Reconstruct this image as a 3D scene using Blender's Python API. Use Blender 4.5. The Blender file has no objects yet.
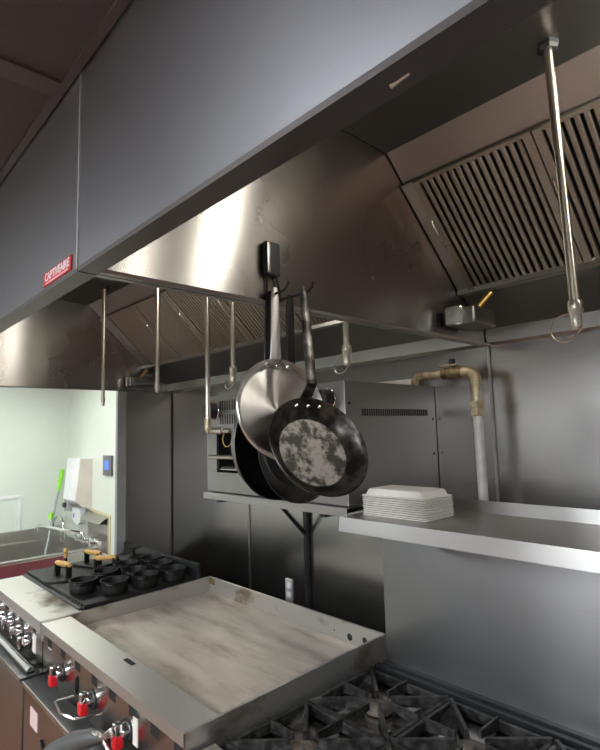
import bpy, bmesh, math, random
from mathutils import Vector, Matrix
random.seed(7)
S = bpy.context.scene
C = S.collection
PI = math.pi
V = Vector

# ------------------------------------------------------------------ materials
def newmat(name):
    m = bpy.data.materials.new(name); m.use_nodes = True
    nt = m.node_tree
    b = nt.nodes['Principled BSDF']
    return m, nt, b

def N(nt, typ, **kw):
    n = nt.nodes.new(typ)
    for k, v in kw.items():
        if hasattr(n, k): setattr(n, k, v)
        else: n.inputs[k].default_value = v
    return n

def noise_color(nt, c0, c1, scale, stretch=(1, 1, 1), detail=4, lo=.35, hi=.65, coord='Object', rough=.55):
    tc = N(nt, 'ShaderNodeTexCoord')
    mp = N(nt, 'ShaderNodeMapping'); mp.inputs['Scale'].default_value = stretch
    nz = N(nt, 'ShaderNodeTexNoise'); nz.inputs['Scale'].default_value = scale
    nz.inputs['Detail'].default_value = detail; nz.inputs['Roughness'].default_value = rough
    rp = N(nt, 'ShaderNodeValToRGB')
    rp.color_ramp.elements[0].position = lo; rp.color_ramp.elements[1].position = hi
    rp.color_ramp.elements[0].color = (*c0, 1); rp.color_ramp.elements[1].color = (*c1, 1)
    L = nt.links.new
    L(tc.outputs[coord], mp.inputs['Vector']); L(mp.outputs['Vector'], nz.inputs['Vector']); L(nz.outputs['Fac'], rp.inputs['Fac'])
    return rp, nz

def steel(name, col=(.56, .55, .53), rough=.3, tangent=None, aniso=.7, grain=(1, 1, 1), var=.02, smudge=.02):
    """brushed stainless steel: the grain runs along the tangent"""
    m, nt, b = newmat(name); L = nt.links.new
    b.inputs['Metallic'].default_value = 1
    tc = N(nt, 'ShaderNodeTexCoord')
    mp = N(nt, 'ShaderNodeMapping'); mp.inputs['Scale'].default_value = grain
    L(tc.outputs['Object'], mp.inputs['Vector'])
    nz = N(nt, 'ShaderNodeTexNoise'); nz.inputs['Scale'].default_value = 420; nz.inputs['Detail'].default_value = 2
    L(mp.outputs['Vector'], nz.inputs['Vector'])
    n2 = N(nt, 'ShaderNodeTexNoise'); n2.inputs['Scale'].default_value = 3.2; n2.inputs['Detail'].default_value = 5
    L(tc.outputs['Object'], n2.inputs['Vector'])
    ad = N(nt, 'ShaderNodeMath', operation='ADD'); ad.inputs[0].default_value = .5; L(n2.outputs['Fac'], ad.inputs[1])
    mr = N(nt, 'ShaderNodeMapRange'); mr.inputs['From Min'].default_value = .6; mr.inputs['From Max'].default_value = 1.4
    mr.inputs['To Min'].default_value = max(.05, rough - smudge); mr.inputs['To Max'].default_value = rough + smudge
    L(ad.outputs[0], mr.inputs['Value']); L(mr.outputs[0], b.inputs['Roughness'])
    rp = N(nt, 'ShaderNodeValToRGB')
    rp.color_ramp.elements[0].position = .3; rp.color_ramp.elements[1].position = .7
    rp.color_ramp.elements[0].color = (*[c * (1 - var) for c in col], 1)
    rp.color_ramp.elements[1].color = (*[c * (1 + var) for c in col], 1)
    L(nz.outputs['Fac'], rp.inputs['Fac']); L(rp.outputs[0], b.inputs['Base Color'])
    if tangent is not None:
        b.inputs['Anisotropic'].default_value = aniso; b.inputs['Anisotropic Rotation'].default_value = .25
        cv = N(nt, 'ShaderNodeCombineXYZ')
        for i in range(3): cv.inputs[i].default_value = tangent[i]
        L(cv.outputs[0], b.inputs['Tangent'])
    return m

def plain(name, col, rough=.5, metal=0., c2=None, scale=8, stretch=(1, 1, 1), bump=0., lo=.35, hi=.65, spec=None):
    m, nt, b = newmat(name); L = nt.links.new
    b.inputs['Roughness'].default_value = rough; b.inputs['Metallic'].default_value = metal
    if spec is not None: b.inputs['Specular IOR Level'].default_value = spec
    if c2 is None: c2 = tuple(min(1, c * 1.12) for c in col)
    rp, nz = noise_color(nt, col, c2, scale, stretch, lo=lo, hi=hi)
    L(rp.outputs[0], b.inputs['Base Color'])
    if bump:
        bp = N(nt, 'ShaderNodeBump'); bp.inputs['Strength'].default_value = bump; bp.inputs['Distance'].default_value = .004
        L(nz.outputs['Fac'], bp.inputs['Height']); L(bp.outputs[0], b.inputs['Normal'])
    return m

def lamp_mat(name, col, strength, base=(.9, .9, .88)):
    m, nt, b = newmat(name)
    b.inputs['Base Color'].default_value = (*base, 1)
    b.inputs['Emission Color'].default_value = (*col, 1); b.inputs['Emission Strength'].default_value = strength
    return m

M = {}
M['hood_front'] = steel('stainless_hood_front', (.42, .42, .44), .40, (1, 0, 0), .5, (.03, 1, 1), smudge=.04)
M['hood_side'] = steel('stainless_hood_side', (.46, .45, .43), .27, (0, 1, 0), .9, (1, .03, 1))
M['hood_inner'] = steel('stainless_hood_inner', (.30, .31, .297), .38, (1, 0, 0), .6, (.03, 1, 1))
M['hood_band'] = steel('stainless_hood_band', (.52, .525, .50), .36, (1, 0, 0), .5, (.03, 1, 1))
M['hood_lip'] = steel('stainless_hood_lip', (.22, .20, .19), .40, None)
M['baffle'] = steel('greasy_baffle_steel', (.46, .435, .375), .42, None, var=.12)
M['baffle_dark'] = plain('baffle_shadow_gap', (.012, .010, .008), .7)
M['cladding'] = steel('stainless_wall_cladding', (.50, .49, .47), .24, (1, 0, 0), .2, (.03, 1, 1), smudge=.03)
M['cladding_v'] = steel('stainless_wing_cladding', (.40, .39, .38), .36, (0, 1, 0), .7, (1, .03, 1))
M['riser'] = steel('stainless_range_riser', (.31, .31, .315), .40, (1, 0, 0), .5, (.03, 1, 1))
M['shelf'] = steel('stainless_shelf', (.49, .48, .46), .33, (1, 0, 0), .5, (.03, 1, 1))
M['range'] = steel('stainless_range_front', (.42, .40, .385), .22, (1, 0, 0), .4, (.03, 1, 1))
M['deck'] = steel('stainless_range_deck', (.66, .64, .60), .42, (1, 0, 0), .4, (.03, 1, 1))
M['oven'] = steel('stainless_oven_shell', (.37, .36, .34), .38, None)
M['chrome'] = plain('polished_chrome', (.78, .78, .78), .12, 1.)
M['pipe'] = plain('greasy_chrome_pipe', (.70, .66, .57), .28, 1.)
M['sink'] = steel('stainless_sink', (.56, .54, .51), .32, None)
M['black'] = plain('black_plastic', (.012, .012, .013), .4)
M['black_gap'] = plain('dark_opening', (.006, .006, .006), .8)
M['iron'] = plain('cast_iron', (.006, .006, .006), .5, 0, (.014, .013, .012), 40, bump=.2, spec=.3)
M['iron_grate'] = plain('worn_cast_iron_grate', (.016, .015, .014), .34, .3, (.10, .097, .094), 45, bump=.35, lo=.4, hi=.8)
M['burner'] = plain('rusty_burner_cap', (.10, .075, .055), .7, .2, (.23, .20, .17), 30, bump=.4)
M['bowl'] = plain('grease_black_pan', (.006, .006, .006), .5, .0, (.02, .018, .016), 10)
M['black_steel'] = plain('black_enamel_steel', (.010, .011, .012), .35, 0, (.018, .019, .020), 6)
M['wood'] = plain('oiled_yellow_wood', (.50, .27, .07), .5, 0, (.68, .42, .14), 18, (1, 6, 6))
M['red'] = plain('red_knob_plastic', (.55, .012, .018), .3)
M['white_plastic'] = plain('white_plastic', (.74, .75, .76), .4)
M['beige_plastic'] = plain('beige_plastic', (.62, .57, .50), .45)
M['tray'] = plain('off_white_tray', (.74, .72, .68), .4, 0, (.80, .78, .74), 20)
M['brass'] = plain('greasy_brass', (.42, .27, .07), .35, .8, (.60, .44, .16), 20)
M['pipe_white'] = plain('painted_gas_pipe', (.50, .50, .49), .45, .1, (.62, .61, .58), 25)
M['pipe_dirty'] = plain('grease_stained_fitting', (.30, .23, .12), .4, .6, (.62, .54, .38), 30, lo=.3, hi=.6)
M['pipe_brown'] = plain('burnt_valve_body', (.10, .07, .04), .45, .6, (.42, .34, .2), 34, lo=.35, hi=.7)
M['label'] = plain('paper_label', (.62, .58, .52), .7)
M['pink_label'] = plain('faded_pink_label', (.62, .47, .46), .7)
M['green'] = plain('lime_green_grip', (.28, .72, .05), .5)
M['grey_pole'] = plain('grey_pole', (.38, .40, .40), .4)
M['grey_rubber'] = plain('grey_rubber_sleeve', (.045, .044, .043), .5, 0, (.07, .068, .066), 12)
M['foil'] = plain('crumpled_foil', (.75, .73, .70), .25, 1., (.6, .58, .55), 60, bump=.9)
M['edge_guard'] = plain('satin_grey_edge', (.30, .30, .29), .45, .2)
M['caulk'] = plain('yellowed_caulk', (.62, .56, .36), .6)
M['magnet'] = plain('charcoal_holder', (.028, .030, .035), .5)
M['wire'] = plain('black_wire', (.015, .014, .013), .4)
M['sign_red'] = plain('red_nameplate', (.50, .03, .035), .4)
M['sign_white'] = plain('white_lettering', (.80, .78, .78), .5)
M['outlet'] = plain('steel_outlet_plate', (.62, .62, .62), .3, .6)
M['dirt'] = plain('burnt_grease', (.05, .035, .015), .6, 0, (.20, .13, .05), 40)

# white wall board
m, nt, b = newmat('white_wall_board'); M['wall'] = m
b.inputs['Roughness'].default_value = .35
rp, _ = noise_color(nt, (.66, .71, .64), (.70, .75, .68), 2.0); nt.links.new(rp.outputs[0], b.inputs['Base Color'])
M['wall_dim'] = plain('painted_far_wall', (.70, .70, .71), .6)
M['wall_grey'] = plain('grey_side_wall', (.17, .17, .175), .6)
M['reflect_band'] = plain('added_reflect_band', (.05, .048, .046), .5)

# ceiling panels: dark, finely ribbed
m, nt, b = newmat('dark_ceiling_panel'); M['ceiling'] = m
b.inputs['Roughness'].default_value = .55
rp, nz = noise_color(nt, (.062, .055, .052), (.078, .069, .065), 5); nt.links.new(rp.outputs[0], b.inputs['Base Color'])
tc = N(nt, 'ShaderNodeTexCoord'); wv = N(nt, 'ShaderNodeTexWave'); wv.bands_direction = 'X'; wv.inputs['Scale'].default_value = 55
bp = N(nt, 'ShaderNodeBump'); bp.inputs['Strength'].default_value = .25; bp.inputs['Distance'].default_value = .002
nt.links.new(tc.outputs['Object'], wv.inputs['Vector']); nt.links.new(wv.outputs['Fac'], bp.inputs['Height']); nt.links.new(bp.outputs[0], b.inputs['Normal'])
M['tee'] = plain('brown_ceiling_tee', (.10, .085, .078), .35, .3)

# red quarry tile floor
m, nt, b = newmat('red_quarry_tile'); M['floor'] = m
b.inputs['Roughness'].default_value = .45
tc = N(nt, 'ShaderNodeTexCoord'); br = N(nt, 'ShaderNodeTexBrick'); br.offset = 0
br.inputs['Scale'].default_value = 1; br.inputs['Brick Width'].default_value = .155; br.inputs['Row Height'].default_value = .155
br.inputs['Mortar Size'].default_value = .004
br.inputs['Color1'].default_value = (.155, .072, .043, 1); br.inputs['Color2'].default_value = (.185, .083, .050, 1); br.inputs['Mortar'].default_value = (.16, .11, .09, 1)
nt.links.new(tc.outputs['Object'], br.inputs['Vector']); nt.links.new(br.outputs['Color'], b.inputs['Base Color'])

# griddle plate: seasoned, scraped steel
m, nt, b = newmat('seasoned_griddle_plate'); M['griddle'] = m; L = nt.links.new
b.inputs['Metallic'].default_value = .35
tc = N(nt, 'ShaderNodeTexCoord')
mp = N(nt, 'ShaderNodeMapping'); mp.inputs['Scale'].default_value = (1.2, 4.5, 1); mp.inputs['Rotation'].default_value = (0, 0, .25)
n1 = N(nt, 'ShaderNodeTexNoise'); n1.inputs['Scale'].default_value = 2.3; n1.inputs['Detail'].default_value = 6; n1.inputs['Roughness'].default_value = .55
L(tc.outputs['Object'], mp.inputs['Vector']); L(mp.outputs['Vector'], n1.inputs['Vector'])
rp = N(nt, 'ShaderNodeValToRGB'); e = rp.color_ramp.elements
e[0].position = .22; e[0].color = (.22, .17, .12, 1); e[1].position = .70; e[1].color = (.66, .60, .52, 1)
k = e.new(.48); k.color = (.52, .465, .395, 1)
L(n1.outputs['Fac'], rp.inputs['Fac']); L(rp.outputs[0], b.inputs['Base Color'])
mp2 = N(nt, 'ShaderNodeMapping'); mp2.inputs['Scale'].default_value = (40, 1.5, 1)
n2 = N(nt, 'ShaderNodeTexNoise'); n2.inputs['Scale'].default_value = 3; n2.inputs['Detail'].default_value = 3
L(tc.outputs['Object'], mp2.inputs['Vector']); L(mp2.outputs['Vector'], n2.inputs['Vector'])
mr = N(nt, 'ShaderNodeMapRange'); mr.inputs['To Min'].default_value = .34; mr.inputs['To Max'].default_value = .6
L(n2.outputs['Fac'], mr.inputs['Value']); L(mr.outputs[0], b.inputs['Roughness'])

# range deck with a burnt brown patch in front of the cooktop
m, nt, b = newmat('burn_stained_deck'); M['deck_stained'] = m; L = nt.links.new
b.inputs['Metallic'].default_value = .9; b.inputs['Roughness'].default_value = .38
tc = N(nt, 'ShaderNodeTexCoord'); sx = N(nt, 'ShaderNodeSeparateXYZ'); L(tc.outputs['Object'], sx.inputs[0])
# patch is centred a little right of the middle and against the cooktop edge (object origin is the range base)
vx = N(nt, 'ShaderNodeMath', operation='MULTIPLY_ADD'); L(sx.outputs[0], vx.inputs[0]); vx.inputs[1].default_value = 3.2; vx.inputs[2].default_value = -.55
vy = N(nt, 'ShaderNodeMath', operation='MULTIPLY_ADD'); L(sx.outputs[1], vy.inputs[0]); vy.inputs[1].default_value = 9.0; vy.inputs[2].default_value = 2.2
cx = N(nt, 'ShaderNodeCombineXYZ'); L(vx.outputs[0], cx.inputs[0]); L(vy.outputs[0], cx.inputs[1])
ln = N(nt, 'ShaderNodeVectorMath', operation='LENGTH'); L(cx.outputs[0], ln.inputs[0])
nz = N(nt, 'ShaderNodeTexNoise'); nz.inputs['Scale'].default_value = 14; nz.inputs['Detail'].default_value = 6; L(tc.outputs['Object'], nz.inputs['Vector'])
ma = N(nt, 'ShaderNodeMath', operation='MULTIPLY_ADD'); L(nz.outputs['Fac'], ma.inputs[0]); ma.inputs[1].default_value = 1.6; L(ln.outputs['Value'], ma.inputs[2])
rp = N(nt, 'ShaderNodeValToRGB'); rp.color_ramp.elements[0].position = .95; rp.color_ramp.elements[0].color = (.13, .10, .07, 1)
rp.color_ramp.elements[1].position = 1.0; rp.color_ramp.elements[1].color = (.66, .64, .60, 1)
mr = N(nt, 'ShaderNodeMapRange'); mr.inputs['From Max'].default_value = 1.75; L(ma.outputs[0], mr.inputs['Value'])
rp.color_ramp.elements[0].position = .55; rp.color_ramp.elements[1].position = .95
L(mr.outputs[0], rp.inputs['Fac']); L(rp.outputs[0], b.inputs['Base Color'])

# griddle splash: steel with brown heat stains near the corners
m, nt, b = newmat('heat_stained_splash'); M['splash'] = m; L = nt.links.new
b.inputs['Metallic'].default_value = .85; b.inputs['Roughness'].default_value = .38
rp, nz = noise_color(nt, (.20, .13, .05), (.55, .53, .50), 5, (1, 1, 2), lo=.28, hi=.46); L(rp.outputs[0], b.inputs['Base Color'])

# carbon-steel pan floor: mottled grey with black patches
m, nt, b = newmat('mottled_carbon_steel'); M['pan_floor'] = m; L = nt.links.new
b.inputs['Metallic'].default_value = .45
rp, nz = noise_color(nt, (.012, .010, .008), (.23, .215, .205), 27, detail=10, lo=.45, hi=.56, rough=.68); L(rp.outputs[0], b.inputs['Base Color'])
mr = N(nt, 'ShaderNodeMapRange'); mr.inputs['To Min'].default_value = .3; mr.inputs['To Max'].default_value = .55
L(nz.outputs['Fac'], mr.inputs['Value']); L(mr.outputs[0], b.inputs['Roughness'])
bp = N(nt, 'ShaderNodeBump'); bp.inputs['Strength'].default_value = .3; bp.inputs['Distance'].default_value = .002
L(nz.outputs['Fac'], bp.inputs['Height']); L(bp.outputs[0], b.inputs['Normal'])
M['pan_wall'] = plain('seasoned_carbon_steel', (.020, .017, .014), .30, .7, (.15, .135, .12), 30, bump=.15, lo=.42, hi=.75)
M['pan_handle'] = plain('scraped_steel_handle', (.035, .032, .03), .36, .8, (.24, .235, .23), 30, (1, 1, 1), bump=.2, lo=.42, hi=.7)
M['nonstick'] = plain('black_nonstick', (.006, .006, .0065), .32, 0, (.012, .012, .0125), 40)
M['pan_back'] = steel('grey_aluminium_pan_back', (.20, .205, .21), .4, None)
M['alu_handle'] = plain('satin_aluminium_handle', (.78, .77, .76), .45, .6)

def turned(name, centre, axis, col=(.76, .75, .73), rough=.32, aniso=.85):
    """lathe-turned metal: the grain circles the pan's axis"""
    m, nt, b = newmat(name); L = nt.links.new
    b.inputs['Metallic'].default_value = 1; b.inputs['Roughness'].default_value = rough; b.inputs['Anisotropic'].default_value = aniso; b.inputs['Anisotropic Rotation'].default_value = .25
    g = N(nt, 'ShaderNodeNewGeometry')
    s = N(nt, 'ShaderNodeVectorMath', operation='SUBTRACT'); s.inputs[1].default_value = centre
    L(g.outputs['Position'], s.inputs[0])
    c = N(nt, 'ShaderNodeVectorMath', operation='CROSS_PRODUCT'); c.inputs[0].default_value = axis
    L(s.outputs[0], c.inputs[1])
    n = N(nt, 'ShaderNodeVectorMath', operation='NORMALIZE'); L(c.outputs[0], n.inputs[0]); L(n.outputs[0], b.inputs['Tangent'])
    rp, _ = noise_color(nt, tuple(x * .93 for x in col), tuple(x * 1.05 for x in col), 30); L(rp.outputs[0], b.inputs['Base Color'])
    return m

# ------------------------------------------------------------------ mesh helpers
class MB:
    def __init__(self): self.bm = bmesh.new()
    def box(self, x0, x1, y0, y1, z0, z1, bev=0., seg=2, mat=None):
        r = bmesh.ops.create_cube(self.bm, size=1)['verts']
        for v in r:
            v.co = V(((x0 + x1) / 2 + v.co.x * (x1 - x0), (y0 + y1) / 2 + v.co.y * (y1 - y0), (z0 + z1) / 2 + v.co.z * (z1 - z0)))
        if bev:
            es = list({e for v in r for e in v.link_edges})
            out = bmesh.ops.bevel(self.bm, geom=es, offset=bev, segments=seg, affect='EDGES', profile=.6)
            r = [v for v in out['verts']]
            r = list({v for f in out['faces'] for v in f.verts} | set(v for v in r if v.is_valid))
        if mat is not None: bmesh.ops.transform(self.bm, matrix=mat, verts=[v for v in r if v.is_valid])
        return self
    def quad(self, *p):
        self.bm.faces.new([self.bm.verts.new(V(q)) for q in p]); return self
    def prism(self, pts, axis, a, b):
        """polygon (2-D) extruded along an axis: 'X' -> pts are (y,z); 'Y' -> (x,z); 'Z' -> (x,y)"""
        f = {'X': lambda p, t: (t, p[0], p[1]), 'Y': lambda p, t: (p[0], t, p[1]), 'Z': lambda p, t: (p[0], p[1], t)}[axis]
        A = [self.bm.verts.new(f(p, a)) for p in pts]; B = [self.bm.verts.new(f(p, b)) for p in pts]
        n = len(pts)
        self.bm.faces.new(A); self.bm.faces.new(B[::-1])
        for i in range(n): self.bm.faces.new((A[i], B[i], B[(i + 1) % n], A[(i + 1) % n]))
        return self
    def sheet(self, pts, t, axis, a, b):
        """open polyline of thickness t (to its left) extruded along an axis"""
        P = [V((p[0], p[1])) for p in pts]; Q = []
        for i, p in enumerate(P):
            d = V((0, 0))
            if i: d += (p - P[i - 1]).normalized()
            if i < len(P) - 1: d += (P[i + 1] - p).normalized()
            d.normalize(); n = V((-d.y, d.x))
            if 0 < i < len(P) - 1:
                c = max(.4, n.dot(V((-(p - P[i-1]).normalized().y, (p - P[i-1]).normalized().x)))); n = n / c
            Q.append(p + n * t)
        f = {'X': lambda p, s: (s, p[0], p[1]), 'Y': lambda p, s: (p[0], s, p[1]), 'Z': lambda p, s: (p[0], p[1], s)}[axis]
        r = [[self.bm.verts.new(f(p, s)) for p in L] for s in (a, b) for L in (P, Q)]
        PA, QA, PB, QB = r; n = len(P); F = self.bm.faces.new
        for i in range(n - 1):
            F((PA[i], PA[i+1], PB[i+1], PB[i])); F((QA[i], QB[i], QB[i+1], QA[i+1]))
            F((PA[i], QA[i], QA[i+1], PA[i+1])); F((PB[i], PB[i+1], QB[i+1], QB[i]))
        F((PA[0], PB[0], QB[0], QA[0])); F((PA[-1], QA[-1], QB[-1], PB[-1]))
        return self
    def tube(self, pts, r, seg=12, closed=False, caps=True):
        P = [V(p) for p in pts]; n = len(P)
        rs = r if isinstance(r, (list, tuple)) else [r] * n
        rings = []; up = None
        for i, p in enumerate(P):
            if closed: t = (P[(i + 1) % n] - P[i - 1]).normalized()
            else: t = (P[min(i + 1, n - 1)] - P[max(i - 1, 0)]).normalized()
            if up is None:
                up = t.cross(V((0, 0, 1)))
                if up.length < .1: up = t.cross(V((1, 0, 0)))
                up.normalize()
            else:
                up = (up - t * up.dot(t)).normalized()
            w = t.cross(up)
            rings.append([self.bm.verts.new(p + (up * math.cos(2*PI*k/seg) + w * math.sin(2*PI*k/seg)) * rs[i]) for k in range(seg)])
        for i in range(n if closed else n - 1):
            a, b = rings[i], rings[(i + 1) % n]
            for k in range(seg):
                self.bm.faces.new((a[k], a[(k+1) % seg], b[(k+1) % seg], b[k]))
        if caps and not closed:
            self.bm.faces.new(rings[0][::-1]); self.bm.faces.new(rings[-1])
        return self
    def lathe(self, prof, o, axis=(0, 0, 1), seg=40, close=False):
        """profile of (radius, height) turned about an axis through o"""
        o = V(o); ax = V(axis).normalized()
        u = ax.cross(V((0, 0, 1)))
        if u.length < .05: u = V((1, 0, 0))
        u.normalize(); w = ax.cross(u)
        rings = []
        for r, hh in prof:
            c = o + ax * hh
            if r < 1e-6: rings.append([self.bm.verts.new(c)])
            else: rings.append([self.bm.verts.new(c + (u * math.cos(2*PI*k/seg) + w * math.sin(2*PI*k/seg)) * r) for k in range(seg)])
        for a, b in zip(rings, rings[1:]):
            for k in range(seg):
                k2 = (k + 1) % seg
                if len(a) == 1 and len(b) == 1: continue
                if len(a) == 1: self.bm.faces.new((a[0], b[k2], b[k]))
                elif len(b) == 1: self.bm.faces.new((a[k], a[k2], b[0]))
                else: self.bm.faces.new((a[k], a[k2], b[k2], b[k]))
        return self
    def strap(self, pts, width_dir, w, t):
        """flat strap along pts; width_dir is its broad direction; w may be a list"""
        P = [V(p) for p in pts]; n = len(P); wd = V(width_dir).normalized(); rings = []
        ws = w if isinstance(w, (list, tuple)) else [w] * n
        for i, p in enumerate(P):
            d = (P[min(i + 1, n - 1)] - P[max(i - 1, 0)]).normalized()
            nn = d.cross(wd).normalized(); s = nn.cross(d).normalized() * ws[i] / 2; q = nn * t / 2
            rings.append([self.bm.verts.new(x) for x in (p + s + q, p + s * .6 + q * 1.5, p - s * .6 + q * 1.5, p - s + q, p - s - q, p + s - q)])
        for a, b in zip(rings, rings[1:]):
            for k in range(6): self.bm.faces.new((a[k], a[(k+1) % 6], b[(k+1) % 6], b[k]))
        self.bm.faces.new(rings[0][::-1]); self.bm.faces.new(rings[-1])
        return self
    def build(self, name, mat, parent=None, origin=None, smooth=True):
        bm = self.bm
        bmesh.ops.recalc_face_normals(bm, faces=bm.faces)
        o = V(origin) if origin is not None else (world_loc(parent) if parent else V((0, 0, 0)))
        bmesh.ops.translate(bm, vec=-o, verts=bm.verts)
        me = bpy.data.meshes.new(name); bm.to_mesh(me); bm.free()
        if smooth:
            for p in me.polygons: p.use_smooth = True
            try: me.set_sharp_from_angle(angle=math.radians(32))
            except Exception: pass
        me.materials.append(mat)
        ob = bpy.data.objects.new(name, me); C.objects.link(ob)
        if parent:
            ob.parent = parent; ob.location = o - world_loc(parent)
        else: ob.location = o
        return ob

def world_loc(o):
    l = V((0, 0, 0))
    while o is not None: l = l + o.location; o = o.parent
    return l

def thing(name, label, cat, loc=(0, 0, 0), group=None):
    o = bpy.data.objects.new(name, None); C.objects.link(o); o.location = loc; o.empty_display_size = .05
    o['label'] = label; o['category'] = cat
    if group: o['group'] = group
    return o
def tag(o, label, cat, group=None):
    o['label'] = label; o['category'] = cat
    if group: o['group'] = group
    return o
def struct(o, label=None):
    o['kind'] = 'structure'
    if label: o['label'] = label
    return o
def copy_thing(o, delta, label=None):
    def rec(s, par):
        c = s.copy(); C.objects.link(c)
        if par is not None:
            c.parent = par; c.matrix_parent_inverse = s.matrix_parent_inverse.copy()
        for ch in list(s.children): rec(ch, c)
        return c
    c = rec(o, None); c.location = o.location + V(delta)
    if label: c['label'] = label
    return c
def arc(c, r, a0, a1, u, w, n=10):
    c, u, w = V(c), V(u), V(w)
    return [c + (u * math.cos(a0 + (a1 - a0) * i / n) + w * math.sin(a0 + (a1 - a0) * i / n)) * r for i in range(n + 1)]

# ------------------------------------------------------------------ key planes (metres)
YH, ZB, XP, YW, XL, ZC = .33, 1.997, -.927, 1.835, -3.297, 2.383
ZI = 2.538                       # inside top of the hoods
XR = 1.55                        # right end of the near hood
FA, FB = (1.238, ZI), (1.640, 2.164)   # slanted filter bank in (y,z)
def fb(s): return (FA[0] + (FB[0] - FA[0]) * s, FA[1] + (FB[1] - FA[1]) * s)

# ------------------------------------------------------------------ room
RX0, RX1, RY0 = -5.36, 2.9, -3.2
struct(MB().box(RX0 - .1, RX1 + .1, RY0 - .1, YW + .1, -.1, 0).build('floor', M['floor'], smooth=False))
struct(MB().box(RX0 - .1, RX1 + .1, YW, YW + .1, 0, 2.9).build('wall_back', M['wall'], smooth=False))
struct(MB().box(RX0 - .1, RX0, RY0 - .1, YW, 0, 2.9).build('wall_left', M['wall'], smooth=False))
struct(MB().box(RX1, RX1 + .1, RY0 - .1, YW, 0, 2.9).build('wall_right', M['wall_grey'], smooth=False))
struct(MB().box(RX0, RX1, RY0 - .1, RY0, 0, 2.9).build('wall_front', M['wall_dim'], smooth=False))
c = MB(); c.box(RX0, RX1, RY0, YH - .004, ZC, ZC + .05); c.box(RX0, XL - .03, YH - .004, YW, ZC, ZC + .05); c.box(XR + .03, RX1, YH - .004, YW, ZC, ZC + .05)
c.box(XL - .03, XR + .03, YH + .05, YW, ZI + .12, ZI + .17)
struct(c.build('ceiling', M['ceiling'], smooth=False))
struct(MB().box(RX0 + .01, RX1 - .01, RY0, RY0 + .03, 0, 1.45).build('trim_8', M['reflect_band'], smooth=False), 'added dark band on the unseen aisle wall to darken reflections')  # added out of view so the lower back wall reflects something dark
# ceiling tees
t = MB()
for i, x in enumerate([-.985 + .61 * k for k in range(-7, 7)]):
    t.box(x - .05, x, RY0 + .01, YH - .006, ZC - .006, ZC + .002)
struct(t.build('trim_1', M['tee'], smooth=False))
struct(MB().box(RX0 + .01, RX1 - .01, YH - .018, YH - .003, ZC - .008, ZC + .002).build('trim_2', M['tee'], smooth=False))

# stainless cladding on the back wall, in sheets, and the stub wall at the end of the cook line
w = MB()
for x0, x1 in ((XL + .012, -2.417), (-2.413, XP - .004), (XP + .004, -.05), (-.046, .9), (.904, 1.6)):
    w.box(x0, x1, YW - .006, YW - .0005, .02, 2.02)
struct(w.build('trim_3', M['cladding'], smooth=False), 'stainless sheets cladding the back wall')
w = MB()
for x in (XP, -2.415): w.box(x - .006, x + .006, YW - .010, YW - .006, .02, 2.0)
w.box(XL + .006, XL + .014, YW - .014, YW - .005, .02, 2.0)
struct(w.build('trim_4', M['shelf'], smooth=False), 'thin joint strips between the cladding sheets')
w = MB().box(XL - .022, XL - .004, 1.448, YW, 0, 2.0)
struct(w.build('wall_stub', M['wall'], smooth=False), 'short stub wall at the far end of the cook line')
w = MB().box(XL - .004, XL + .004, 1.502, YW - .004, .01, 2.0)
struct(w.build('trim_5', M['cladding_v'], smooth=False), 'stainless sheet on the stub wall')
w = MB().box(XL - .026, XL + .008, 1.440, 1.500, .01, 2.0, .003)
struct(w.build('trim_6', M['edge_guard'], smooth=False), 'stainless edge guard on the stub wall')
# wall-board joint strip and chair-rail on the left wall
w = MB(); w.box(RX0, RX0 + .012, -.6, 1.46, 1.165, 1.19); w.box(RX0, RX0 + .012, 1.40, 1.43, .3, 1.165)
struct(w.build('trim_7', M['white_plastic'], smooth=False), 'white joint strips on the left wall')

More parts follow.
